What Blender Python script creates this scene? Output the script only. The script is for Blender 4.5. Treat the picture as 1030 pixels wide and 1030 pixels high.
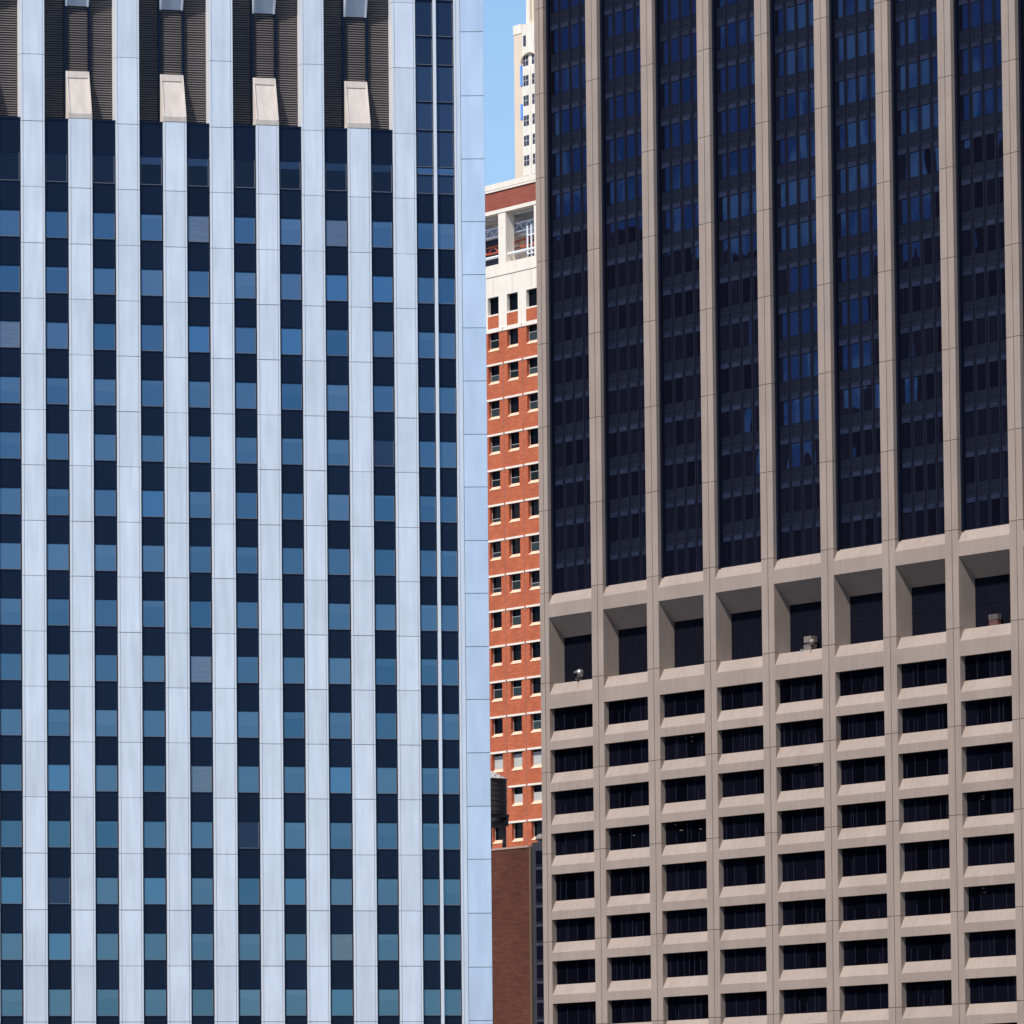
import bpy, math, random
from mathutils import Matrix, Vector
random.seed(7)
rad = math.radians
for o in list(bpy.data.objects): bpy.data.objects.remove(o)
scene = bpy.context.scene
COL = scene.collection

# ------------------------------------------------------------------ camera
cam_d = bpy.data.cameras.new('camera'); cam = bpy.data.objects.new('camera', cam_d); COL.objects.link(cam)
cam_d.sensor_fit = 'HORIZONTAL'; cam_d.sensor_width = 36.0
cam_d.lens = 36.0 * 7556.57 / 1030.0
cam_d.clip_start = 1.0; cam_d.clip_end = 30000
cam.matrix_world = Matrix.Translation((0, 0, 3)) @ Matrix.Rotation(rad(90 + 5.4365), 4, 'X') @ Matrix.Rotation(rad(-0.5565), 4, 'Z')
scene.camera = cam
scene.render.resolution_x = 1024; scene.render.resolution_y = 1024

# ------------------------------------------------------------------ light
SUN_EL = 57.0
sx, sy = -0.6959, -0.7181    # horizontal direction towards the sun
n_ = math.hypot(sx, sy); sx /= n_; sy /= n_
sun_vec = Vector((sx * math.cos(rad(SUN_EL)), sy * math.cos(rad(SUN_EL)), math.sin(rad(SUN_EL))))
sd = bpy.data.lights.new('sun', 'SUN'); sd.energy = 5.0; sd.angle = rad(0.5); sd.color = (1.0, 0.95, 0.88)
so = bpy.data.objects.new('sun', sd); COL.objects.link(so)
so.rotation_euler = sun_vec.to_track_quat('Z', 'Y').to_euler(); so.location = (0, 0, 400)
world = bpy.data.worlds.new('World'); scene.world = world; world.use_nodes = True
wn = world.node_tree; wn.nodes.clear()
def wnode(t): return wn.nodes.new(t)
w_out = wnode('ShaderNodeOutputWorld'); w_bg = wnode('ShaderNodeBackground'); w_sky = wnode('ShaderNodeTexSky')
w_sky.sky_type = 'NISHITA'; w_sky.sun_disc = False
w_sky.sun_elevation = rad(SUN_EL); w_sky.sun_rotation = math.atan2(sx, sy)
w_sky.air_density = 1.0; w_sky.dust_density = 0.0; w_sky.ozone_density = 6.0
w_bg.inputs['Strength'].default_value = 0.118
# a few fair-weather clouds low over the skyline
tc = wnode('ShaderNodeTexCoord'); mp = wnode('ShaderNodeMapping'); mp.inputs['Scale'].default_value = (16, 16, 44)
nz = wnode('ShaderNodeTexNoise'); nz.inputs['Scale'].default_value = 1.6; nz.inputs['Detail'].default_value = 7
cr = wnode('ShaderNodeValToRGB'); cr.color_ramp.elements[0].position = 0.50; cr.color_ramp.elements[1].position = 0.62
sepx = wnode('ShaderNodeSeparateXYZ')
band = wnode('ShaderNodeMapRange'); band.inputs['From Min'].default_value = 0.20; band.inputs['From Max'].default_value = 0.12
side = wnode('ShaderNodeMapRange'); side.inputs['From Min'].default_value = -0.25; side.inputs['From Max'].default_value = -0.5
m1 = wnode('ShaderNodeMath'); m1.operation = 'MULTIPLY'; m2 = wnode('ShaderNodeMath'); m2.operation = 'MULTIPLY'
mx = wnode('ShaderNodeMix'); mx.data_type = 'RGBA'; mx.inputs[7].default_value = (22.0, 17.0, 14.0, 1)
wl = wn.links.new
wl(tc.outputs['Generated'], mp.inputs['Vector']); wl(mp.outputs['Vector'], nz.inputs['Vector']); wl(nz.outputs['Fac'], cr.inputs['Fac'])
wl(tc.outputs['Generated'], sepx.inputs[0]); wl(sepx.outputs['Z'], band.inputs['Value']); wl(sepx.outputs['X'], side.inputs['Value'])
wl(cr.outputs['Color'], m1.inputs[0]); wl(band.outputs['Result'], m1.inputs[1])
wl(m1.outputs[0], m2.inputs[0]); wl(side.outputs['Result'], m2.inputs[1])
wl(w_sky.outputs['Color'], mx.inputs[6]); wl(m2.outputs[0], mx.inputs[0]); wl(mx.outputs[2], w_bg.inputs['Color'])
wl(w_bg.outputs['Background'], w_out.inputs['Surface'])
scene.view_settings.view_transform = 'Standard'; scene.view_settings.look = 'None'
scene.view_settings.exposure = 0.30; scene.view_settings.gamma = 1.0

# ------------------------------------------------------------------ materials
MATS = {}
def mat(name, base, rough=0.6, metal=0.0, spec=0.5, tone=0.0, noise=None, streak=None, bump=None, glossy=None, brick=None, obj_tone=0.0):
    """base colour, optional per-face 'tone' variation, noise mottling, vertical streaks,
    glossy=(colour, factor, roughness) adds a coated reflection."""
    m = bpy.data.materials.new(name); m.use_nodes = True; nt = m.node_tree; N = nt.nodes; L = nt.links.new
    b = N['Principled BSDF']; out = N['Material Output']
    b.inputs['Base Color'].default_value = (*base, 1); b.inputs['Roughness'].default_value = rough
    b.inputs['Metallic'].default_value = metal; b.inputs['Specular IOR Level'].default_value = spec
    rgb = N.new('ShaderNodeRGB'); rgb.outputs[0].default_value = (*base, 1); col = rgb.outputs[0]
    tcn = N.new('ShaderNodeTexCoord')
    def mul(colsock, facsock):
        v = N.new('ShaderNodeVectorMath'); v.operation = 'SCALE'; L(colsock, v.inputs[0]); L(facsock, v.inputs['Scale']); return v.outputs[0]
    def rng(sock, lo, hi, a=0.3, c=0.7):
        r = N.new('ShaderNodeMapRange'); r.inputs['From Min'].default_value = a; r.inputs['From Max'].default_value = c
        r.inputs['To Min'].default_value = lo; r.inputs['To Max'].default_value = hi; L(sock, r.inputs['Value']); return r.outputs['Result']
    if tone:
        at = N.new('ShaderNodeAttribute'); at.attribute_name = 'tone'
        col = mul(col, rng(at.outputs['Fac'], 1 - tone, 1 + tone, 0, 1))
    if noise:
        sc, amp = noise
        n = N.new('ShaderNodeTexNoise'); n.inputs['Scale'].default_value = sc; n.inputs['Detail'].default_value = 6
        L(tcn.outputs['Object'], n.inputs['Vector']); col = mul(col, rng(n.outputs['Fac'], 1 - amp, 1 + amp))
    if streak:
        (fx, fy, fz), amp = streak
        mm = N.new('ShaderNodeMapping'); mm.inputs['Scale'].default_value = (fx, fy, fz)
        n = N.new('ShaderNodeTexNoise'); n.inputs['Scale'].default_value = 1.0; n.inputs['Detail'].default_value = 5
        L(tcn.outputs['Object'], mm.inputs['Vector']); L(mm.outputs['Vector'], n.inputs['Vector'])
        col = mul(col, rng(n.outputs['Fac'], 1 - amp, 1 + amp))
    if brick:
        c2, mortar, amp = brick
        # brick courses: texture laid on facade plane (x along wall, z up)
        sp = N.new('ShaderNodeSeparateXYZ'); cb = N.new('ShaderNodeCombineXYZ')
        L(tcn.outputs['Object'], sp.inputs[0]); L(sp.outputs['X'], cb.inputs['X']); L(sp.outputs['Z'], cb.inputs['Y'])
        bt = N.new('ShaderNodeTexBrick'); bt.inputs['Scale'].default_value = 1.0
        bt.inputs['Brick Width'].default_value = 0.42; bt.inputs['Row Height'].default_value = 0.15; bt.inputs['Mortar Size'].default_value = 0.012
        bt.inputs['Color1'].default_value = (1, 1, 1, 1); bt.inputs['Color2'].default_value = (*c2, 1); bt.inputs['Mortar'].default_value = (*mortar, 1)
        L(cb.outputs[0], bt.inputs['Vector'])
        mu = N.new('ShaderNodeMix'); mu.data_type = 'RGBA'; mu.blend_type = 'MULTIPLY'; mu.inputs[0].default_value = amp
        L(col, mu.inputs[6]); L(bt.outputs['Color'], mu.inputs[7]); col = mu.outputs[2]
    L(col, b.inputs['Base Color'])
    nrm = None
    if bump:
        bsc, bst = bump
        mm = N.new('ShaderNodeMapping'); mm.inputs['Scale'].default_value = (1, 1, 0.55)
        n = N.new('ShaderNodeTexNoise'); n.inputs['Scale'].default_value = bsc; n.inputs['Detail'].default_value = 1
        L(tcn.outputs['Object'], mm.inputs['Vector']); L(mm.outputs['Vector'], n.inputs['Vector'])
        bp = N.new('ShaderNodeBump'); bp.inputs['Strength'].default_value = 1.0; bp.inputs['Distance'].default_value = bst
        L(n.outputs['Fac'], bp.inputs['Height']); nrm = bp.outputs['Normal']; L(nrm, b.inputs['Normal'])
    if glossy:
        gc, gf, gr = glossy
        g = N.new('ShaderNodeBsdfGlossy'); g.inputs['Color'].default_value = (*gc, 1); g.inputs['Roughness'].default_value = gr
        if nrm: L(nrm, g.inputs['Normal'])
        ms = N.new('ShaderNodeMixShader'); ms.inputs[0].default_value = gf
        L(b.outputs[0], ms.inputs[1]); L(g.outputs[0], ms.inputs[2]); L(ms.outputs[0], out.inputs['Surface'])
    MATS[name] = m; return m

mat('anodised_panel', (0.88, 0.91, 0.97), 0.45, 0.0, 0.5, tone=0.07, noise=(0.35, 0.07), streak=((2.2, 2.2, 0.22), 0.11), glossy=((1.0, 0.97, 0.95), 0.35, 0.35))
mat('panel_trim', (0.90, 0.90, 0.92), 0.4, glossy=((0.9, 0.95, 1.0), 0.3, 0.3))
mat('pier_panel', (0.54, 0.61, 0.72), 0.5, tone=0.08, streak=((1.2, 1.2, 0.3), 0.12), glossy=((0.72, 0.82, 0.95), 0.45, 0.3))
mat('weathered_panel', (0.62, 0.54, 0.475), 0.6, tone=0.05, streak=((2.5, 2.5, 0.5), 0.10))
mat('pane_frame', (0.17, 0.17, 0.19), 0.5)
mat('panel_core', (0.17, 0.135, 0.125), 0.8)
mat('navy_spandrel', (0.006, 0.0125, 0.027), 0.25, spec=0.08, tone=0.2, glossy=((0.2, 0.36, 0.9), 0.016, 0.1))
mat('blue_glass', (0.048, 0.062, 0.074), 0.2, spec=0.1, tone=0.85, bump=(0.35, 0.006), glossy=((0.20, 0.49, 0.86), 0.27, 0.02))
mat('bright_glass', (0.04, 0.07, 0.10), 0.2, spec=0.2, tone=0.5, bump=(0.35, 0.006), glossy=((0.20, 0.50, 0.90), 0.32, 0.02))
mat('blind_glass', (0.13, 0.125, 0.11), 0.3, spec=0.2, tone=0.3, streak=((0.5, 0.5, 6), 0.2), glossy=((0.24, 0.50, 0.88), 0.22, 0.02))
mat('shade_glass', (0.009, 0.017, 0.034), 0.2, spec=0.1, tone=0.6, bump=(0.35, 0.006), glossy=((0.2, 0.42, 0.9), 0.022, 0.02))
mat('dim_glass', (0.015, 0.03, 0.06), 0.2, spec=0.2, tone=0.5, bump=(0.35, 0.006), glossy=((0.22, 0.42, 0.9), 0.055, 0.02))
mat('bronze_louver', (0.185, 0.158, 0.148), 0.5, tone=0.1)
mat('louver_back', (0.02, 0.02, 0.03), 0.9)
mat('precast', (0.305, 0.243, 0.206), 0.85, spec=0.2, tone=0.04, noise=(0.25, 0.08), streak=((2.6, 2.6, 0.22), 0.06))
mat('precast_joint', (0.14, 0.12, 0.115), 0.9)
mat('dark_glass', (0.006, 0.006, 0.012), 0.1, spec=0.0, tone=0.3, bump=(0.22, 0.030), glossy=((0.045, 0.160, 0.48), 0.145, 0.01))
mat('lower_glass', (0.003, 0.003, 0.006), 0.1, spec=0.0, tone=0.6, bump=(0.30, 0.008), glossy=((0.15, 0.25, 0.75), 0.03, 0.01))
mat('navy_metal', (0.0075, 0.0098, 0.0205), 0.5, spec=0.05, tone=0.2)
mat('navy_band', (0.013, 0.018, 0.039), 0.4, spec=0.05, tone=0.25)
mat('navy_fin', (0.020, 0.020, 0.038), 0.5, spec=0.05)
mat('slat_metal', (0.010, 0.010, 0.019), 0.7, spec=0.1)
mat('red_brick', (0.445, 0.122, 0.060), 0.9, spec=0.15, tone=0.05, noise=(0.35, 0.10), streak=((0.8, 0.8, 5.0), 0.14), brick=((0.78, 0.72, 0.7), (1.2, 1.15, 1.1), 0.7))
mat('dull_red_brick', (0.28, 0.085, 0.062), 0.9, spec=0.15, noise=(0.35, 0.08), streak=((0.5, 0.5, 5.0), 0.14), brick=((0.8, 0.75, 0.7), (1.2, 1.15, 1.1), 0.7))
mat('cream_stone', (0.75, 0.68, 0.59), 0.8, noise=(0.5, 0.04), streak=((1.5, 1.5, 0.2), 0.05))
mat('brick_sill', (0.78, 0.42, 0.29), 0.85, streak=((3, 3, 1), 0.1))
mat('plain_glass', (0.004, 0.004, 0.006), 0.1, spec=0.0, tone=0.5, glossy=((0.4, 0.6, 0.9), 0.012, 0.02))
mat('teal_pane', (0.025, 0.038, 0.042), 0.2, spec=0.0, tone=0.6)
mat('blind', (0.42, 0.42, 0.39), 0.8, streak=((0.4, 0.4, 9), 0.12))
mat('brown_brick', (0.088, 0.033, 0.021), 0.9, spec=0.15, noise=(0.12, 0.22), streak=((0.5, 0.5, 4.0), 0.20), brick=((0.7, 0.66, 0.62), (1.9, 1.7, 1.6), 0.8))
mat('coping', (0.36, 0.24, 0.19), 0.8)
mat('olive_edge', (0.10, 0.065, 0.035), 0.8)
mat('tank_wood', (0.040, 0.025, 0.021), 0.85, streak=((6, 6, 0.4), 0.35))
mat('tank_metal', (0.02, 0.018, 0.018), 0.6)
mat('tank_roof', (0.22, 0.21, 0.19), 0.6, streak=((5, 5, 5), 0.9), tone=0.8)
mat('white_steel', (0.72, 0.76, 0.84), 0.5)
mat('pale_steel', (0.42, 0.50, 0.66), 0.5)
mat('red_steel', (0.40, 0.07, 0.035), 0.6)
mat('blue_wall', (0.022, 0.035, 0.09), 0.7, streak=((0.3, 0.3, 4.0), 0.3))
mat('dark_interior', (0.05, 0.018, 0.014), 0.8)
mat('grey_roof', (0.55, 0.56, 0.58), 0.8)
mat('limestone', (0.72, 0.68, 0.60), 0.85, noise=(0.2, 0.08), streak=((0.8, 0.8, 0.1), 0.08))
mat('warm_limestone', (0.66, 0.54, 0.42), 0.85, noise=(0.2, 0.05))
mat('sash', (0.42, 0.41, 0.40), 0.6)
mat('blue_net', (0.10, 0.30, 0.85), 0.8)
mat('steel_light', (0.34, 0.32, 0.30), 0.35, metal=0.6)
mat('fixture_grey', (0.17, 0.14, 0.12), 0.6, streak=((5, 5, 2), 0.3))
mat('fixture_dark', (0.08, 0.066, 0.06), 0.7)
mat('hood_metal', (0.20, 0.185, 0.17), 0.5)
mat('fixture_white', (0.40, 0.40, 0.39), 0.4)
mat('fixture_red', (0.10, 0.04, 0.035), 0.7)
mat('asphalt', (0.05, 0.05, 0.052), 0.9, noise=(0.05, 0.2))
mat('far_wall', (0.05, 0.045, 0.05), 0.8, tone=0.3, noise=(0.02, 0.3))
mat('far_window', (0.020, 0.028, 0.055), 0.3, spec=0.2)
mat('roofing', (0.12, 0.115, 0.11), 0.9)

# ------------------------------------------------------------------ helpers
class MB:
    def __init__(s): s.v = []; s.f = []; s.m = []; s.t = []; s.mats = []
    def mi(s, name):
        if name not in s.mats: s.mats.append(name)
        return s.mats.index(name)
    def face(s, pts, m, tone=None):
        b = len(s.v); s.v += [tuple(p) for p in pts]; s.f.append(tuple(range(b, b + len(pts))))
        s.m.append(s.mi(m)); s.t.append(random.random() if tone is None else tone)
    def box(s, x0, x1, y0, y1, z0, z1, m, tone=None):
        if tone is None: tone = random.random()
        b = len(s.v); s.v += [(x, y, z) for x in (x0, x1) for y in (y0, y1) for z in (z0, z1)]
        for q in ((0, 1, 3, 2), (4, 6, 7, 5), (0, 4, 5, 1), (2, 3, 7, 6), (0, 2, 6, 4), (1, 5, 7, 3)):
            s.f.append(tuple(b + i for i in q)); s.m.append(s.mi(m)); s.t.append(tone)
    def prism(s, prof, x0, x1, m, tone=None):
        """profile [(y,z)] counter-clockwise, extruded along x"""
        if tone is None: tone = random.random()
        n = len(prof); b = len(s.v)
        s.v += [(x0, y, z) for y, z in prof] + [(x1, y, z) for y, z in prof]
        for i in range(n):
            j = (i + 1) % n; s.f.append((b + i, b + j, b + n + j, b + n + i)); s.m.append(s.mi(m)); s.t.append(tone)
        s.f.append(tuple(b + i for i in reversed(range(n)))); s.m.append(s.mi(m)); s.t.append(tone)
        s.f.append(tuple(b + n + i for i in range(n))); s.m.append(s.mi(m)); s.t.append(tone)
    def rod(s, p, q, r, m, n=8, r2=None):
        p = Vector(p); q = Vector(q); d = (q - p).normalized(); u = d.orthogonal().normalized(); w = d.cross(u); b = len(s.v)
        r2 = r if r2 is None else r2
        for c, rr in ((p, r), (q, r2)):
            for k in range(n):
                a = 2 * math.pi * k / n; s.v.append(tuple(c + (u * math.cos(a) + w * math.sin(a)) * rr))
        t = random.random()
        for k in range(n):
            j = (k + 1) % n; s.f.append((b + k, b + j, b + n + j, b + n + k)); s.m.append(s.mi(m)); s.t.append(t)
        s.f.append(tuple(b + k for k in reversed(range(n)))); s.m.append(s.mi(m)); s.t.append(t)
        s.f.append(tuple(b + n + k for k in range(n))); s.m.append(s.mi(m)); s.t.append(t)
    def sphere(s, c, r, m, n=20, k=12, z0=-1.0):
        b = len(s.v); rows = []
        for i in range(k + 1):
            th = math.pi * i / k; z = max(math.cos(th), z0)
            rows.append([len(s.v) + j for j in range(n)])
            s.v += [(c[0] + r * math.sin(th) * math.cos(2 * math.pi * j / n), c[1] + r * math.sin(th) * math.sin(2 * math.pi * j / n), c[2] + r * z) for j in range(n)]
        for i in range(k):
            for j in range(n):
                j2 = (j + 1) % n; s.f.append((rows[i][j], rows[i + 1][j], rows[i + 1][j2], rows[i][j2])); s.m.append(s.mi(m)); s.t.append(0.5)
    def merge(s, o):
        b = len(s.v); s.v += o.v
        s.f += [tuple(b + i for i in q) for q in o.f]; s.t += o.t; s.m += [s.mi(o.mats[i]) for i in o.m]
    def build(s, name, parent=None, smooth=False):
        me = bpy.data.meshes.new(name); me.from_pydata(s.v, [], s.f)
        for nme in s.mats: me.materials.append(MATS[nme])
        me.polygons.foreach_set('material_index', s.m)
        at = me.attributes.new('tone', 'FLOAT', 'FACE'); at.data.foreach_set('value', s.t)
        if smooth: me.polygons.foreach_set('use_smooth', [True] * len(s.f))
        import bmesh
        bm = bmesh.new(); bm.from_mesh(me); bmesh.ops.recalc_face_normals(bm, faces=bm.faces); bm.to_mesh(me); bm.free()
        me.update()
        o = bpy.data.objects.new(name, me); COL.objects.link(o)
        if parent: o.parent = parent
        return o
def tag(o, label=None, cat=None, group=None, kind=None):
    if label: o['label'] = label
    if cat: o['category'] = cat
    if group: o['group'] = group
    if kind: o['kind'] = kind
    return o
def empty(name, loc, rz, label, cat, group=None):
    e = bpy.data.objects.new(name, None); e.empty_display_size = 2; COL.objects.link(e)
    e.location = loc; e.rotation_euler = (0, 0, rz); return tag(e, label, cat, group)
def build_capped(items, name, parent, cap=100):
    """items: (priority, MB): the cap largest become parts, the rest one part"""
    items = sorted(items, key=lambda a: -a[0]); rest = MB(); n = 0
    for pr, mb in items:
        if n < cap and pr > 0: mb.build(name, parent); n += 1
        else: rest.merge(mb)
    if rest.f: tag(rest.build(name, parent), kind='stuff')

YAW_L = 17.0792; YAW_R = -(90 - 29.9027)
# ------------------------------------------------------------------ ground
g = MB(); g.face([(-9000, -2000, 0), (9000, -2000, 0), (9000, 16000, 0), (-9000, 16000, 0)], 'asphalt')
tag(g.build('ground'), kind='structure')

# ================================================================== silver-blue tower (left)
LT = empty('office_tower', (-33.393, 510.0, 0), rad(YAW_L), 'pale blue-white metal office tower with alternating blue windows and bronze louvres, on the left', 'office tower')
# floor joint heights
HJ = [(-6, 97.2), (-5, 92.6), (-4, 88.05), (-3, 83.46), (-2, 78.83), (-1, 74.28), (0, 70.40), (3, 58.92), (4, 55.12), (5, 51.30), (6, 47.53), (7, 43.74), (10, 32.43), (11, 28.60), (12, 24.75), (13, 20.95), (18, 1.95)]
def hj(j):
    for (a, ha), (b, hb) in zip(HJ, HJ[1:]):
        if a <= j <= b: return ha + (hb - ha) * (j - a) / (b - a)
joints = [hj(j) for j in range(-6, 19)]
PL = {-3: (-10.0, -8.35), -2: (-6.66, -5.0), -1: (-3.33, -1.65), 0: (0.0, 1.66), 1: (3.36, 5.01), 2: (6.70, 8.36), 3: (10.06, 11.71), 4: (13.38, 15.03), 5: (16.69, 18.31), 6: (19.96, 21.57), 7: (23.28, 24.92), 8: (26.55, 28.20)}
LB = 79.08            # bottom of louvre field
HT = 87.05            # lower edge of the hanging hoods
RD = 0.95             # louvre recess
def pillar(x0, x1, z0, z1, m='anodised_panel', trim=True):
    mb = MB()
    mb.box(x0 + 0.03, x1 - 0.03, 0.06, 1.0, z0, z1, 'panel_core', 0.5)
    js = [z for z in joints if z0 + 0.3 < z < z1 - 0.3]; zs = [z1] + js + [z0]
    for a, b in zip(zs, zs[1:]):
        t = random.random()
        dy = random.uniform(-0.008, 0.008); mb.box(x0 + 0.165, x1 - 0.145, dy, 0.30, b + random.uniform(.010, .026), a - random.uniform(.010, .026), m, t)
        mb.box(x0, x0 + 0.135, 0.0, 1.0, b + 0.016, a - 0.016, 'panel_trim', t)
        mb.box(x1 - 0.115, x1, 0.0, 1.0, b + 0.016, a - 0.016, 'panel_trim', t)
    return mb
for k, (a, b) in PL.items():
    if k % 2 == 0: pillar(a, b, 0.0, 97.2).build('pillar', LT)
    else:
        pillar(a, b, 0.0, LB + 0.02).build('pillar', LT)
        cap = MB(); cap.box(a - 0.01, b + 0.01, -0.012, 1.0, LB + 0.03, LB + 0.36, 'weathered_panel', 0.8); cap.build('pillar_cap', LT)
        z0 = LB + 0.37; z1 = 82.45
        hd = MB()
        hd.prism([(0.02, z0), (1.0, z0), (1.0, z1), (0.86, z1)], a + 0.12, b - 0.12, 'weathered_panel', 0.5)
        for u, v in ((a, a + 0.115), (b - 0.115, b)):
            hd.prism([(-0.02, z0), (1.0, z0), (1.0, z1 + 0.05), (0.80, z1 + 0.05)], u, v, 'weathered_panel', 1.0)
        hd.prism([(0.70, z1 - 0.42), (0.80, z1 - 0.42), (0.92, z1 + 0.045), (0.76, z1 + 0.045)], a + 0.125, b - 0.125, 'weathered_panel', 1.0)
        hd.build('sloped_hood', LT)
        uh = MB()
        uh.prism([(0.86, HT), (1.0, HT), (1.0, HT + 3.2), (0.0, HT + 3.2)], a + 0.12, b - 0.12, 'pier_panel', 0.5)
        for u, v in ((a, a + 0.115), (b - 0.115, b)):
            uh.prism([(0.80, HT - 0.04), (1.0, HT - 0.04), (1.0, HT + 3.2), (-0.03, HT + 3.2)], u, v, 'anodised_panel', 0.5)
        uh.build('hanging_hood', LT)
        pillar(a, b, HT + 3.21, 97.2).build('pillar', LT)
# navy strips between pillars with the windows
cols = []
ks = sorted(PL)
for k0, k1 in zip(ks, ks[1:]): cols.append((PL[k0][1] + 0.01, PL[k1][0] - 0.01))
wins = []
def vis(x, z):     # rough size in view
    return 0 if (z < 17 or x + 33 < -0.5) else 100 - x * 0.2
def win_mb(x0, x1, z0, z1, kind, tone):
    w = MB()
    # slight individual tilt of each pane
    jx = random.uniform(-1, 1) * 0.0009 * (x1 - x0); jz = random.uniform(-1, 1) * 0.0009 * (z1 - z0)
    y = 0.115
    pts = [(x0 + .05, y - jx - jz, z0 + .05), (x1 - .05, y + jx - jz, z0 + .05), (x1 - .05, y + jx + jz, z1 - .05), (x0 + .05, y - jx + jz, z1 - .05)]
    w.face(pts, kind, tone)
    if kind == 'blue_glass' and random.random() < .45:      # blind drawn part-way behind the pane
        d = random.uniform(.15, .9) * (z1 - z0) * .6
        w.face([(x0 + .08, y - .004, z1 - .06 - d), (x1 - .08, y - .004, z1 - .06 - d), (x1 - .08, y - .004, z1 - .06), (x0 + .08, y - .004, z1 - .06)], kind, min(1, tone + random.uniform(.12, .35)))
    w.box(x0 + .05, x0 + .085, 0.095, 0.112, z0 + .05, z1 - .05, 'pane_frame', .5); w.box(x1 - .085, x1 - .05, 0.095, 0.112, z0 + .05, z1 - .05, 'pane_frame', .5); w.box(x0 + .085, x1 - .085, 0.095, 0.112, z0 + .05, z0 + .085, 'pane_frame', .5)
    for u, v, p, q in ((x0, x0 + .05, z0, z1), (x1 - .05, x1, z0, z1), (x0 + .05, x1 - .05, z0, z0 + .05), (x0 + .05, x1 - .05, z1 - .05, z1)):
        w.box(u, v, 0.10, 0.14, p, q, 'navy_spandrel', 0.6)
    return w
for (x0, x1) in cols:
    st = MB(); ztop = LB
    st.box(x0, x1, 0.145, 0.8, 0.0, ztop, 'navy_spandrel', 0.4)
    st.box(x0, x1, 0.10, 0.143, ztop - 0.10, ztop, 'navy_spandrel', 0.9)
    for j in range(-1, 18):
        z = hj(j); st.box(x0, x1, 0.125, 0.143, z + 0.30, z + 0.345, 'navy_spandrel', 1.0)
        st.box(x0, x1, 0.130, 0.143, z - 1.52, z + 0.29, 'navy_spandrel')
    st.build('spandrel_strip', LT)
    for j in range(-1, 18):
        z = hj(j); pr = vis(x0, z)
        tone = min(1, max(0, random.gauss(0.45, 0.22)))
        if j == -1:
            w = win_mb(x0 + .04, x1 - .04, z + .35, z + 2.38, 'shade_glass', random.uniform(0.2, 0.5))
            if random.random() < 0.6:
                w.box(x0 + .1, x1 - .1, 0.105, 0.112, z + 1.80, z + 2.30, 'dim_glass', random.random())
        else:
            q_ = random.random(); kind = 'dim_glass' if q_ < 0.03 else 'blind_glass' if q_ < 0.07 else 'bright_glass' if q_ < 0.13 else 'blue_glass'
            w = win_mb(x0 + .04, x1 - .04, z + .36, z + 2.24, kind, tone)
        wins.append((pr, w))
# louvre fields between the through pillars
ev = [k for k in ks if k % 2 == 0]
for a, b in zip(ev, ev[1:]):
    x0, x1 = PL[a][1], PL[b][0]
    lv = MB(); lv.box(x0, x1, RD + 0.16, RD + 0.3, LB, 97.0, 'louver_back', 0.5)
    c0, c1 = PL[a + 1]
    z = LB + 0.06
    while z < 96.6:
        for u, v in ((x0, c0 - 0.10), (c0 + 0.07, c1 - 0.07), (c1 + 0.10, x1)):
            lv.prism([(RD, z), (RD + 0.035, z), (RD + 0.15, z + 0.115), (RD + 0.115, z + 0.115)], u, v, 'bronze_louver')
        z += 0.165
    lo = lv.build('louver_field', LT)
    for u in (c0 - 0.10, c1 - 0.07):
        q = MB(); q.box(u, u + 0.17, RD - 0.12, RD + 0.158, LB, 97.0, 'navy_spandrel', 0.1); q.build('mullion', lo)
    ld = MB(); ld.box(x0, x1, 0.805, RD + 0.3, LB - 0.05, LB - 0.004, 'louver_back'); ld.build('ledge', LT)
# double glazed strip at the corner
dx = [(28.24, 29.50), (29.71, 31.01)]
st = MB(); st.box(28.21, 31.03, 0.145, 0.8, 0, 97.2, 'navy_spandrel', 0.4)
for j in range(-1, 18):
    z = hj(j)
    for u, v in dx: st.box(u, v, 0.130, 0.143, z - 1.52, z + 0.29, 'navy_spandrel')
st.build('spandrel_strip', LT)
for u, v in dx:
    for j in range(-1, 18):
        z = hj(j)
        if j == -1:
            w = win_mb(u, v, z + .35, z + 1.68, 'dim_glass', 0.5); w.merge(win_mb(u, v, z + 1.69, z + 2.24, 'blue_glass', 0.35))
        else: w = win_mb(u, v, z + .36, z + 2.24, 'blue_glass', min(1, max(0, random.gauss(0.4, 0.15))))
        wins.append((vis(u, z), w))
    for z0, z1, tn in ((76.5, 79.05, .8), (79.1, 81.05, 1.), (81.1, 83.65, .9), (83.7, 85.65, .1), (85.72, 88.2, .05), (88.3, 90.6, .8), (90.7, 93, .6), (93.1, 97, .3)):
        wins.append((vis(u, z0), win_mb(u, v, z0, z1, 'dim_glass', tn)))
build_capped(wins, 'window', LT)
mb = MB(); mb.box(29.505, 29.705, -0.03, 0.14, 0, 97.2, 'panel_trim', 0.6); mb.build('mullion', LT)
fr = MB()
fr.box(31.02, 31.12, -0.03, 0.14, 0, 97.2, 'panel_trim', 0.8)
fr.box(31.125, 31.455, 0.0, 0.8, 0, 97.2, 'anodised_panel', 0.4); fr.box(31.455, 31.56, 0.10, 0.8, 0, 97.2, 'panel_core', 0.4)
fr.build('corner_frame', LT)
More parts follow.
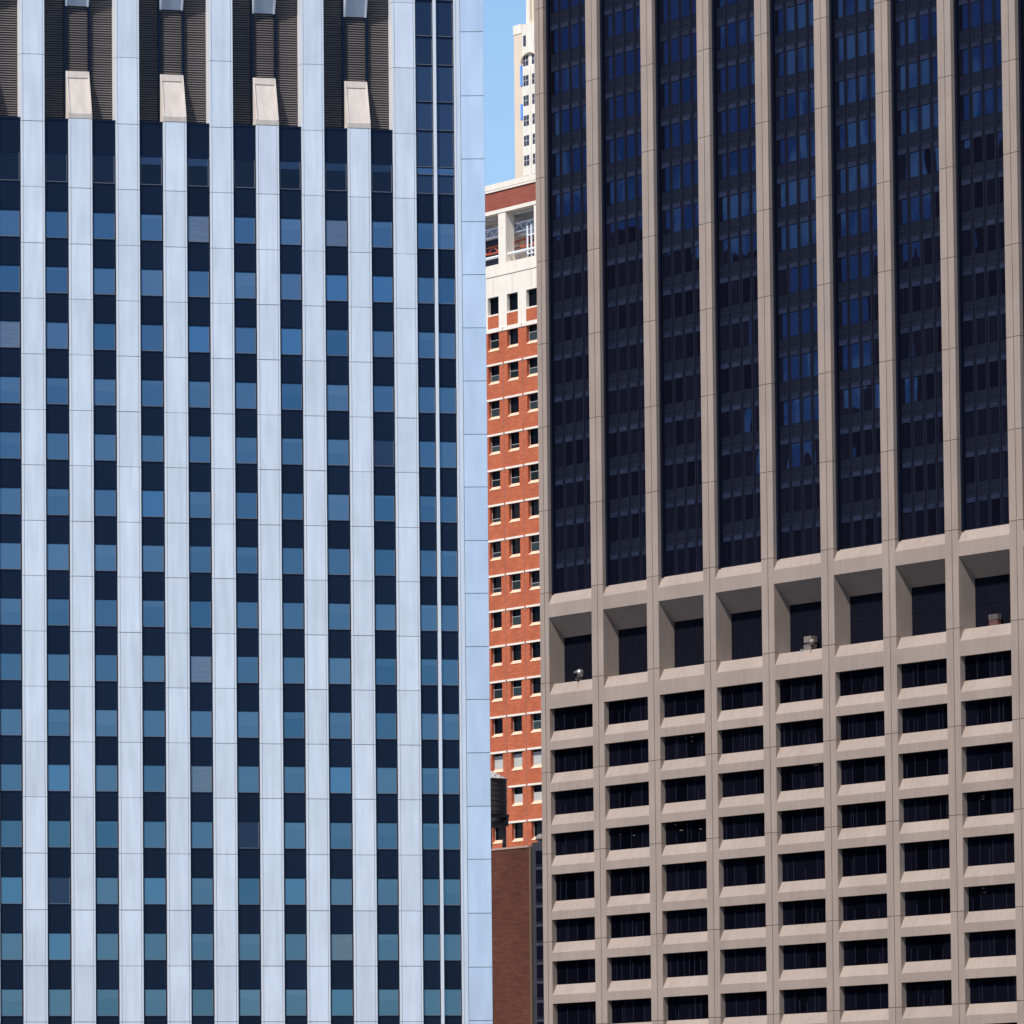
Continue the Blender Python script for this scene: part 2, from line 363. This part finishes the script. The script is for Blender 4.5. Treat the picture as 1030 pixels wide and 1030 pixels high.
# corner pier: turned towards the camera
cp = MB(); ca = math.cos(rad(-YAW_L)); sa = math.sin(rad(-YAW_L))
def pt(t, d, z): return (31.49 + t * ca - d * sa, 0.02 + t * sa + d * ca, z)
def rbox(t0, t1, d0, d1, z0, z1, m, tone):
    b = len(cp.v); cp.v += [pt(t, d, z) for t in (t0, t1) for d in (d0, d1) for z in (z0, z1)]
    for q in ((0, 1, 3, 2), (4, 6, 7, 5), (0, 4, 5, 1), (2, 3, 7, 6), (0, 2, 6, 4), (1, 5, 7, 3)):
        cp.f.append(tuple(b + i for i in q)); cp.m.append(cp.mi(m)); cp.t.append(tone)
rbox(0.03, 1.59, 0.03, 2.0, 0, 97.2, 'panel_core', 0.5)
pj = [97.2, 95.15, 90.65, 86.15, 81.63, 77.18, 72.77, 69.05, 65.32, 61.6, 57.87, 54.19, 50.45, 46.78, 43.07, 39.4, 35.7, 32.0, 28.33, 24.6, 20.88, 17.2, 13.5, 9.8, 6.1, 2.4, 0.0]
for a, b in zip(pj, pj[1:]):
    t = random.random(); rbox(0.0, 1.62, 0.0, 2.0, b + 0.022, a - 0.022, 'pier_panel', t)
cp.build('corner_pier', LT)
bd = MB(); bd.box(-10.0, 31.45, 1.35, 38, 0, 97.0, 'anodised_panel', 0.5); bd.box(31.0, 31.6, 2.1, 38, 0, 96.9, 'anodised_panel', 0.5)
bd.box(-10, 31.5, 0.3, 38, 97.25, 98.4, 'anodised_panel', 0.5); bd.build('wall', LT)

# ================================================================== tan precast tower (right)
RT = empty('office_tower', (2.9953, 627.024, 0), rad(YAW_R), 'tan concrete office tower with dark glass bays between slender columns and a deep recessed storey', 'office tower')
NB = 10; PB = 8.925; BW = 7.06
GD = 0.40; UD = 0.56
cj = [116.2, 112.5, 105.4, 98.13, 90.99, 83.9, 76.9, 69.85, 62.8, 55.86, 48.3, 40.8, 34.0, 26.65, 19.6, 12.5, 5.4, 0.0]
for i in range(NB + 1):
    x1 = PB * i - 0.0; x0 = x1 - (PB - BW) if i else -1.46
    xm = x0 + (x1 - x0) * 0.53
    c = MB(); c.box(x0 + 0.03, x1 - 0.02, 0.05, 0.30, 0, 116.2, 'precast_joint', 0.5)
    c.box(x0, x1, 0.302, 1.50, 0, 116.2, 'precast', 0.4)
    for a, b in zip(cj, cj[1:]):
        for u, v in ((x0, xm - 0.045), (xm + 0.045, x1)):
            c.box(u, v, 0.0, 0.30, b + 0.022, a - 0.022, 'precast')
    c.build('column', RT)
ridges = [47.285, 43.36, 39.87, 36.37, 32.957, 29.18, 25.72, 22.2, 18.7, 15.1, 11.5, 7.9]
def beam(z, fh, x0, x1):
    m = MB(); m.prism([(0.003, z - fh), (0.003, z), (0.41, z + 0.86), (0.9, z + 0.86), (0.9, z - fh)], x0, x1, 'precast'); return m
pw = []; beams = []
def lower_window(x0, x1, z0, z1):
    w = MB(); n = 4; ww = (x1 - x0) / n
    w.box(x0, x1, GD + 0.06, GD + 0.1, z0, z1, 'navy_metal', 0.1)
    for k in range(n):
        a = x0 + k * ww; j1 = random.uniform(-1, 1) * .0012; j2 = random.uniform(-1, 1) * .0012
        w.face([(a + .03, GD + .03 - j1 - j2, z0 + .04), (a + ww - .03, GD + .03 + j1 - j2, z0 + .04), (a + ww - .03, GD + .03 + j1 + j2, z1 - .04), (a + .03, GD + .03 - j1 + j2, z1 - .04)], 'lower_glass')
        if k: w.box(a - .025, a + .025, GD - 0.02, GD + .05, z0, z0 + (z1 - z0) * random.choice((.45, .75, .98, .98)), 'navy_fin', 0.5)
        # curtains and blinds drawn behind the glass read as faint upright stripes
        for q in range(random.choice((0, 0, 0, 1, 1))):
            u = a + random.uniform(.15, ww - .35); w.box(u, u + random.uniform(.05, .22), GD + .018, GD + .024, z0 + .06, z1 - random.choice((.06, .06, .9)), 'navy_metal', random.uniform(.1, .35))
    if random.random() < .07:  # pale strips painted on the glass as light streaks of ceiling lights
        for q in range(random.choice((1, 2, 3))):
            u = x0 + random.uniform(.8, 6.0); v = z1 - random.uniform(.15, .8); w.box(u, u + random.uniform(.2, .5), GD + .012, GD + .017, v, v + .06, 'fixture_grey', .5)
    return w
for i in range(NB):
    x0 = PB * i; x1 = x0 + BW
    top_sill = 55.74
    b = MB()    # upper beam over the recessed storey: its soffit slopes down to the louvres
    b.prism([(0.003, 53.77), (0.003, 54.88), (0.42, top_sill), (1.52, top_sill), (1.52, 52.1), (1.43, 52.1)], x0, x1, 'precast')
    beams.append((500, b))
    b = MB()
    b.prism([(0.003, 46.1), (0.003, 47.285), (0.45, 48.2), (1.6, 48.2), (1.6, 46.1)], x0, x1, 'precast')
    beams.append((500, b))
    lo = MB(); lo.box(x0, x1, 1.50, 1.58, 48.2, 52.2, 'navy_metal', 0.2)
    x = x0 + 0.08
    while x < x1:
        lo.box(x, x + 0.05, 1.43, 1.498, 48.2, 52.12, 'slat_metal', 0.5); x += 0.19
    lo.box(x0, x1, 1.44, 1.497, 50.2, 50.24, 'slat_metal')
    lo.build('louver_screen', RT)
    for k, z in enumerate(ridges):
        if k: beams.append((100 - k + i * .1, beam(z, 0.72, x0, x1)))
        znext = ridges[k + 1] if k + 1 < len(ridges) else None
        if znext: pw.append(((50 + i * .1 - k) if (znext > 17.5 and i < 9) else 0, lower_window(x0, x1, znext + 0.86, z - (1.185 if k == 0 else 0.72))))
build_capped(beams, 'spandrel_beam', RT)
build_capped(pw, 'window', RT)
rw = []
for i in range(NB):
    x0 = PB * i; x1 = x0 + BW
    cw = MB()
    cw.box(x0, x1, UD + 0.04, UD + 0.3, 55.3, 116, 'navy_metal', 0.3)
    cw.box(x0, x0 + 0.30, 0.305, UD + 0.035, 55.75, 116, 'navy_metal', 0.3)
    cw.box(x1 - 0.30, x1, 0.305, UD + 0.035, 55.75, 116, 'navy_metal', 0.3)
    for k in range(1, 4):
        xm = x0 + 0.02 + k * 1.755
        cw.box(xm - 0.04, xm + 0.0, UD - 0.06, UD + 0.036, 55.75, 116, 'navy_fin', 0.5)
        cw.box(xm + 0.30, xm + 0.33, UD - 0.0, UD + 0.036, 55.75, 116, 'navy_fin', 0.5)
    for k in range(-1, 17):
        z = 59.40 + 3.503 * k
        cw.box(x0 + .3, x1 - .3, UD + 0.01, UD + 0.036, z - 0.62, z - 0.58, 'navy_fin')
        cw.box(x0 + .3, x1 - .3, UD + 0.01, UD + 0.036, z - 1.10, z - 1.06, 'navy_fin')
    cw.build('curtain_wall', RT)
    for k in range(-1, 16):
        z = 59.40 + 3.503 * k; w = MB()
        for p in range(4):
            a = x0 + 0.37 + p * 1.70; bb = a + 1.20
            if a > x1 - 0.3: continue
            bb = min(bb, x1 - 0.31)
            j1 = random.uniform(-1, 1) * .0016; j2 = random.uniform(-1, 1) * .0016
            z0p = max(z, 55.80)
            w.face([(a, UD + .02 - j1 - j2, z0p), (bb, UD + .02 + j1 - j2, z0p), (bb, UD + .02 + j1 + j2, z + 1.88), (a, UD + .02 - j1 + j2, z + 1.88)], 'dark_glass')
            w.box(a, bb, UD - 0.005, UD + .035, z + 1.95, z + 2.35, 'navy_band')
        topz = 106.5 - 10.7 * (x0 / 72)
        rw.append(((300 - k - 2 * i) if (z < topz and i < 9) else 0, w))
build_capped(rw, 'ribbon_window', RT)
bd = MB(); bd.box(-1.44, NB * PB, 1.65, 45, 0, 116, 'precast', 0.5); bd.box(0, NB * PB, 0.92, 1.64, 0, 46.0, 'precast_joint', 0.5)
bd.box(-1.46, NB * PB, 0.0, 45, 116.25, 117.6, 'precast', 0.5); bd.build('wall', RT)
def RP(x, y, z):    # tower coordinates -> world
    a = rad(YAW_R); return (2.9953 + x * math.cos(a) - y * math.sin(a), 627.024 + x * math.sin(a) + y * math.cos(a), z)

# things standing on the ledges of the recessed storey
def ledge_item(name, x, y, label, cat): return empty(name, RP(x, y, 48.2), rad(YAW_R), label, cat)
fx = ledge_item('floodlight', 4.15, 0.62, 'round steel floodlight on a bracket on the leftmost ledge of the tan tower', 'floodlight')
q = MB(); q.box(-0.16, 0.16, -0.12, 0.2, 0.0, 0.10, 'fixture_grey'); q.rod((0, 0, 0.08), (0, 0, 0.3), 0.05, 'fixture_grey'); q.rod((0, 0.02, 0.22), (0.05, -0.55, 0.10), 0.045, 'fixture_grey'); q.build('bracket', fx)
q = MB(); q.sphere((0, -0.10, 0.62), 0.36, 'steel_light'); q.build('housing', fx, True)
q = MB(); q.rod((0.0, -0.45, 0.60), (0.0, -0.52, 0.58), 0.20, 'fixture_grey', 16, 0.26); q.rod((0.0, -0.52, 0.58), (0.0, -0.53, 0.58), 0.22, 'plain_glass', 16); q.build('lamp_face', fx)
fx = ledge_item('ventilation_unit', PB * 4 + 4.15, 0.66, 'pale boxy ventilation unit with a round white hood on the fifth ledge from the left', 'ventilation unit')
q = MB(); q.box(-0.62, 0.42, -0.15, 0.40, 0.0, 0.45, 'fixture_grey', 0.5); q.box(-0.66, 0.4, -0.1, 0.45, 0.62, 1.12, 'fixture_grey', 0.6); q.box(-0.58, 0.3, -0.05, 0.4, 0.45, 0.62, 'tank_metal', 0.5)
q.box(-0.85, -0.7, -0.3, 0.1, 0.0, 0.12, 'fixture_white', 0.5); q.build('casing', fx)
q = MB(); q.sphere((0.60, -0.12, 0.62), 0.23, 'hood_metal'); q.rod((0.35, 0.0, 0.55), (0.62, -0.12, 0.62), 0.12, 'fixture_grey'); q.rod((0.55, 0.1, 0.0), (0.58, -0.05, 0.5), 0.05, 'fixture_grey'); q.rod((0.6, -0.1, 0.42), (0.75, -0.66, 0.30), 0.06, 'fixture_grey'); q.build('hood', fx, True)
fx = ledge_item('equipment_box', PB * 7 + 3.35, 1.05, 'low dull red and grey equipment box on the rightmost visible ledge', 'equipment box')
q = MB(); q.box(-0.62, 0.56, -0.15, 0.15, 0.0, 0.50, 'fixture_red', 0.5); q.build('base', fx)
q = MB(); q.box(-0.65, 0.60, -0.18, 0.18, 0.505, 0.92, 'fixture_dark', 0.4); q.build('casing', fx)

# ================================================================== red brick building (gap)
BB = empty('brick_building', (-0.084, 766.0, 0), rad(YAW_R), 'orange-red brick building with white lintels, square windows and a cream open top storey', 'building')
WC = [-16.32, -12.36, -8.40, -4.44, -0.48, 3.50, 7.46, 11.42]; WW = 2.26
DEP = 0.34
def facade_cell(mb, x0, x1, z0, z1, m, openings):
    """front sheet with rectangular openings in one row; openings list of (a,b,zb,zt)"""
    cur = x0
    for a, b, zb, zt in openings:
        if a > cur: mb.face([(cur, 0, z0), (a, 0, z0), (a, 0, z1), (cur, 0, z1)], m, .5)
        if zb > z0: mb.face([(a, 0, z0), (b, 0, z0), (b, 0, zb), (a, 0, zb)], m, .5)
        if zt < z1: mb.face([(a, 0, zt), (b, 0, zt), (b, 0, z1), (a, 0, z1)], m, .5)
        mb.face([(a, 0, zb), (a, DEP, zb), (a, DEP, zt), (a, 0, zt)], m, .5)
        mb.face([(b, 0, zb), (b, 0, zt), (b, DEP, zt), (b, DEP, zb)], m, .5)
        mb.face([(a, 0, zt), (a, DEP, zt), (b, DEP, zt), (b, 0, zt)], m, .5)
        cur = b
    if x1 > cur: mb.face([(cur, 0, z0), (x1, 0, z0), (x1, 0, z1), (cur, 0, z1)], m, .5)
X0, X1 = -17.5, 14.3
LH = [95.15 - 3.637 * k for k in range(0, 26)]
wall = MB(); bw = []
for k, lt in enumerate(LH):
    head = lt - (0.42 if k == 0 else 0.21); bot = LH[k + 1] if k + 1 < len(LH) else 0
    zb = head - 1.92
    facade_cell(wall, X0, X1, bot, lt, 'red_brick', [(a, a + WW, zb, head) for a in WC])
    for a in WC:
        inview = -9 < a < 6 and 40 < lt
        w = MB()
        w.box(a, a + WW, DEP - .004, DEP + .06, zb, head, 'plain_glass')
        w.box(a, a + .05, DEP - .03, DEP - .006, zb + .36, head, 'sash', .4)
        if k in (12, 13, 14): 
            drop = 1.2 if k == 12 else (random.uniform(.5, .7) if k == 13 else 0.0)
            hh = head - zb - .36
            if k == 12: w.box(a + .06, a + WW - .02, DEP - .012, DEP - .005, zb + .36, zb + .36 + hh * .85, 'blind', .5)
            if k == 13: w.box(a + .06, a + WW - .02, DEP - .012, DEP - .005, zb + .36, zb + .36 + hh * .55, 'blind', .5)
        elif random.random() < .5:
            hb_ = zb + .36 + random.uniform(.25, .9); w.box(a + .06, a + WW - .02, DEP - .012, DEP - .005, zb + .36, hb_, 'teal_pane'); w.box(a + .06, a + WW - .02, DEP - .03, DEP - .013, hb_, hb_ + .05, 'sash', .5)
        bw.append((100 - k if inview else 0, w))
        s_ = MB(); s_.prism([(-0.03, zb), (-0.03, zb + .03), (DEP - .006, zb + .36), (DEP - .006, zb)], a + 0.004, a + WW - 0.004, 'brick_sill', .5)
        l_ = MB(); l_.box(a - 0.62, a + WW + 0.78, -0.05, 0.06, head + .005, lt, 'cream_stone', .5)
        if inview: s_.build('sill', BB); (l_.build('lintel', BB) if k else None)
        elif k: w.merge(s_); w.merge(l_)
    if k == 0:
        l_ = MB(); l_.box(X0, X1, -0.06, 0.06, head + .005, lt, 'cream_stone', .5); l_.build('lintel', BB)
    for a in WC:
        if k: wall.box(a + WW + .80, a + WW + .87, -0.012, -0.002, bot + .3, lt - .9, 'precast_joint', .5)
        if k <= 14: wall.box(a + WW + .78, a + WW + .90, -0.07, -0.05 if k else -.061, lt - .45, lt - .05, 'coping', .5)
wall.build('wall', BB); build_capped(bw, 'window', BB)
cr_ = MB()      # cream storey with brick panels
facade_cell(cr_, X0, X1, 95.16, 100.5, 'cream_stone', [(a, a + WW, 96.62, 98.42) for a in WC])
cr_.box(X0, X1, -0.02, -0.004, 100.47, 100.53, 'precast_joint')
for a in WC: cr_.box(a + 1.1, a + 1.14, -0.008, -0.002, 98.6, 100.4, 'coping')
cr_.build('stone_storey', BB)
tp = []
for a in WC:
    w = MB(); w.box(a, a + WW, DEP - .004, DEP + .06, 96.62, 98.42, 'plain_glass'); tp.append(w)
    p_ = MB(); p_.box(a, a + WW, -0.02, -0.005, 95.2, 96.45, 'red_brick', .3); p_.box(a, a + WW, -0.02, 0.33, 96.455, 96.62, 'cream_stone')
    if -9 < a < 6: w.build('window', BB); p_.build('brick_panel', BB)
# open top storey
ls = MB(); ls.box(X0, X1, 0.0, 12.0, 100.54, 101.75, 'cream_stone'); ls.build('parapet_base', BB)
for a in (-17.0, -9.6, -2.10, 5.25, 12.6):
    c = MB(); c.box(a, a + 1.52, 0.0, 1.0, 101.755, 107.0, 'cream_stone', .4); c.build('column', BB)
tb = MB(); tb.box(X0, X1, -0.05, 1.0, 107.005, 107.38, 'cream_stone'); tb.build('lintel', BB)
tb = MB(); tb.box(X0, X1, 0.0, 0.9, 107.385, 109.3, 'dull_red_brick', .5); tb.build('brick_band', BB)
tb = MB(); tb.box(X0, X1, -0.10, 0.9, 109.305, 109.50, 'cream_stone'); tb.box(X0, X1, -0.06, 0.9, 109.502, 109.56, 'precast_joint'); tb.box(X0, X1, -0.02, 0.9, 109.563, 110.15, 'cream_stone'); tb.build('coping', BB)
rf = MB(); rf.box(X0 - 6, X1, 0.95, 12, 106.7, 107.0, 'grey_roof'); rf.build('roof_slab', BB)
bkw = MB(); bkw.box(X0 - 6, -7.1, 3.0, 3.2, 101.76, 105.2, 'blue_wall'); bkw.build('back_wall', BB)
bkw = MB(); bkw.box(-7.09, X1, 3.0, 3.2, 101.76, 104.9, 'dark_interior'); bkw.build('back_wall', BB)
bkw = MB(); bkw.box(X0 - 6, X1, 2.7, 3.19, 105.21, 106.69, 'grey_roof'); bkw.build('lit_ceiling_band', BB)  # upper part of back wall, pale colour stands in for the lit ceiling
def truss(x0, x1, y, z0, z1, m, pitch):
    t = MB(); t.rod((x0, y, z0), (x1, y, z0), .09, m); t.rod((x0, y, z1), (x1, y, z1), .09, m)
    n = max(2, int((x1 - x0) / pitch))
    for k in range(n):
        a = x0 + (x1 - x0) * k / n; b = x0 + (x1 - x0) * (k + 1) / n
        t.rod((a, y, z0 if k % 2 == 0 else z1), (b, y, z1 if k % 2 == 0 else z0), .06, m, 6)
    t.build('truss', BB)
truss(X0, X1, 1.3, 105.0, 105.85, 'white_steel', 1.0)
truss(X0, X1, 1.55, 104.95, 105.7, 'pale_steel', 1.3)
truss(X0, X1, 1.9, 103.45, 104.15, 'red_steel', 1.2)
ic = MB(); ic.box(-3.0, -1.25, 2.3, 2.9, 101.76, 104.85, 'cream_stone', .5); ic.build('inner_column', BB)
ic = MB(); ic.box(-3.4, X1, 1.6, 2.2, 104.55, 104.8, 'grey_roof', .5); ic.build('catwalk', BB)
pp = MB(); pp.rod((X0, 0.35, 102.62), (X1, 0.35, 102.62), .15, 'white_steel'); pp.build('railing', BB)
for a in (2.55, 3.35): 
    pp = MB(); pp.rod((a, 0.8, 101.76), (a, 0.8, 105.2), .11, 'white_steel'); pp.rod((a, .8, 104.2), (a + .9, .8, 104.2), .07, 'white_steel'); pp.rod((a, .8, 102.3), (a + .9, .8, 102.3), .07, 'white_steel'); pp.build('pipe', BB)
bd = MB(); bd.box(X0, X1, DEP + .08, 12.0, 0, 100.5, 'red_brick', .5); bd.build('core_wall', BB)

# ================================================================== white limestone tower far behind
WT = empty('skyscraper', (2.51, 1340.0, 0), rad(YAW_R), 'cream limestone skyscraper with stepped top rising behind the brick building', 'skyscraper')
b = MB()
b.box(0.1, 22, 0.0, 18, 0, 218.6, 'limestone', .5)
b.build('wall', WT)
b = MB(); b.box(-2.65, 0.09, -0.04, 16, 0, 217.2, 'warm_limestone', .5); b.box(-2.75, 0.12, -0.12, 16.2, 217.205, 218.9, 'limestone', .5); b.build('corner_pilaster', WT)
b = MB(); b.box(0.42, 20, 0.8, 15, 218.61, 232, 'limestone', .5)
for x in (2.0, 3.3, 4.7, 7.2, 9.6): b.box(x, x + .5, 0.5, .79, 218.61, 232, 'warm_limestone', .5)
b.build('upper_shaft', WT)
for x in (5.2, 9.0, 12.6):
    for z in (221.0, 226.5): 
        b = MB(); b.box(x, x + 1.3, 0.72, 0.795, z, z + 2.6, 'far_window', .5); b.build('window', WT)
for x in (0.72, 4.7): 
    b = MB(); b.box(x, x + 0.9, -0.05, -0.004, 214.7, 216.6, 'far_window', .5); b.build('window', WT)
arch = MB(); pr = None
for k in range(13):
    a = math.pi * k / 12; p = (3.1 - 2.9 * math.cos(a), -0.25, 211.6 + 1.7 * math.sin(a))
    if pr: arch.rod(pr, p, .17, 'warm_limestone', 6)
    pr = p
arch.build('arch_moulding', WT)
for r_ in range(12):
    z = 209.3 - 3.63 * (r_ - 1)
    for x in (0.62, 3.75, 8.6, 11.7, 16.4):
        b = MB(); b.box(x, x + 1.85, -0.03, -0.004, z - 1.85, z, 'far_window', .5)
        b.box(x + .85, x + 1.0, -0.06, -0.031, z - 1.85, z, 'sash', .5); b.box(x, x + 1.85, -0.06, -0.031, z - 1.0, z - .88, 'sash', .5)
        if z > 180: b.build('window', WT)
    for x in (0.45, 8.4): pass
for za, zb_ in ((207.6, 211.3), (201.5, 204.3)):
    b = MB(); b.box(-0.3, 0.35, -0.16, -0.05, za, zb_, 'blue_net', .5); b.build('netting', WT)
b = MB(); b.box(2.75, 3.35, -0.14, -0.004, 190, 211, 'limestone', .5); b.box(6.6, 7.6, -0.2, -0.004, 150, 218, 'limestone', .5); b.build('pilaster', WT)

# ================================================================== brown brick building below the gap
BN = empty('brick_building', (-2.437, 700.0, 0), rad(YAW_R), 'plain windowless dark brown brick building under the wooden water tank', 'building')
b = MB(); b.box(-14, 7.45, 0, 22, 0, 37.90, 'brown_brick', .5); b.build('wall', BN)
b = MB(); b.box(-14, 7.46, -0.06, 0.45, 37.905, 38.08, 'coping', .5); b.build('coping', BN)
b = MB(); b.box(7.455, 7.78, -0.03, 22, 0, 37.9, 'olive_edge', .5); b.build('corner_strip', BN)
DK = empty('office_building', (-2.437, 700.0, 0), rad(YAW_R), 'narrow dark building with blue glass squeezed between brown brick wall and tan tower', 'building')
b = MB(); b.box(7.80, 22, 0.10, 20, 0, 38.30, 'louver_back', .1); b.build('wall', DK)
for k in range(22):
    z = 38.0 - 1.75 * (k + 1)
    b = MB(); b.box(8.6, 10.6, 0.02, 0.09, z, z + 1.25, 'dark_glass', .5); b.box(8.5, 10.7, 0.03, 0.095, z - .12, z - .04, 'navy_fin'); b.build('window', DK)
vd = empty('roof_ventilator', (-2.437 + 8.5 * math.cos(rad(YAW_R)) + .35 * .867, 700 + 8.5 * math.sin(rad(YAW_R)) + .35 * .4985, 38.30), rad(YAW_R), 'small pale round roof ventilator on the narrow dark building', 'ventilator')
b = MB(); b.rod((0, 0.3, 0), (0, .3, .25), .36, 'fixture_grey', 14); b.build('base', vd)
b = MB(); b.sphere((0, .3, .30), .50, 'fixture_grey', 16, 10, -0.1); b.build('dome', vd, True)
pt_ = empty('roof_bulkhead', (-2.437 + 10.2 * math.cos(rad(YAW_R)) + 6 * .867, 700 + 10.2 * math.sin(rad(YAW_R)) + 6 * .4985, 38.30), rad(YAW_R), 'dark brown roof bulkhead behind the round ventilator beside the tan tower', 'roof bulkhead')
b = MB(); b.box(-1.5, 3, 0, 4, 0, 1.55, 'brown_brick', .5); b.build('wall', pt_)
b = MB(); b.box(-1.6, 3.1, -0.1, 4.1, 1.553, 1.7, 'coping', .5); b.build('coping', pt_)
# water tank
TK = empty('water_tank', (-2.62, 712.0, 37.9), rad(YAW_R), 'dark wooden rooftop water tank with conical roof on black steel legs', 'water tank')
R_ = 1.86; zb = 4.05; zt = 7.42
b = MB(); b.rod((0, 0, zb), (0, 0, zt), R_, 'tank_wood', 36); b.build('tub', TK)
b = MB()
for k in range(7):
    z = zb + .25 + k * .5; b.rod((0, 0, z), (0, 0, z + .05), R_ + .025, 'tank_metal', 36)
b.build('hoop', TK)
b = MB(); b.rod((0, 0, zt), (0, 0, zt + .95), R_ + .12, 'tank_roof', 18, .08); b.build('roof', TK)
b = MB(); b.box(-1.55, 1.55, -1.5, 1.5, zb - .32, zb - .02, 'tank_metal')
for y in (-1.3, -.45, .45, 1.3): b.box(-1.6, 1.6, y - .1, y + .1, zb - .60, zb - .325, 'tank_metal')
b.box(-1.6, 1.6, -1.4, -.9, zb - 1.15, zb - .61, 'tank_metal'); b.box(-1.6, 1.6, .9, 1.4, zb - 1.15, zb - .61, 'tank_metal'); b.box(1.0, 3.1, -.9, -.6, zb - .75, zb - .45, 'tank_metal'); b.build('platform', TK)
for x in (-1.35, 1.35):
    for y in (-1.05, 1.05):
        b = MB(); b.box(x - .14, x + .14, y - .14, y + .14, 0, zb - 1.155, 'tank_metal'); b.build('leg', TK)
b = MB(); b.rod((-1.35, -1.05, .3), (1.35, -1.05, 2.9), .05, 'tank_metal', 6); b.rod((1.35, -1.05, .3), (-1.35, -1.05, 2.9), .05, 'tank_metal', 6); b.box(-.22, .22, -.22, .22, 0, zb - .6, 'tank_metal'); b.build('brace', TK)

# ================================================================== skyline behind, seen only mirrored in the dark glass
sky_t = [((-551.6, 936.8), 58, 167.0), ((-551.0, 898.0), 10.5, 127.1), ((-549.0, 885.5), 10.5, 138), ((-547.0, 873.0), 9.5, 161), ((-542.8, 849.0), 32, 178), ((-590, 1030), 90, 130), ((-560, 780), 90, 125)]
for k, ((x, y), wd, h) in enumerate(sky_t):
    e = empty('far_tower', (x, y, 0), rad(-120.2), 'dark high-rise mirrored in the glass of the tan tower', 'high-rise', 'far towers mirrored in the glass')
    b = MB(); b.box(-wd / 2, wd / 2, -30, 0, 0, h, 'far_wall')
    if wd > 20: b.box(-wd / 3, wd / 5, -24, -6, h, h + 4, 'far_wall')
    b.build('wall', e)
    w = MB(); z = 20
    while z < h - 3:
        w.box(-wd / 2 + 1, wd / 2 - 1, 0.01, 0.06, z, z + 1.7, 'far_window'); w.box(-wd / 2 + 1, wd / 2 - 1, -30.06, -30.01, z, z + 1.7, 'far_window'); z += 3.8
    w.build('window_bands', e)
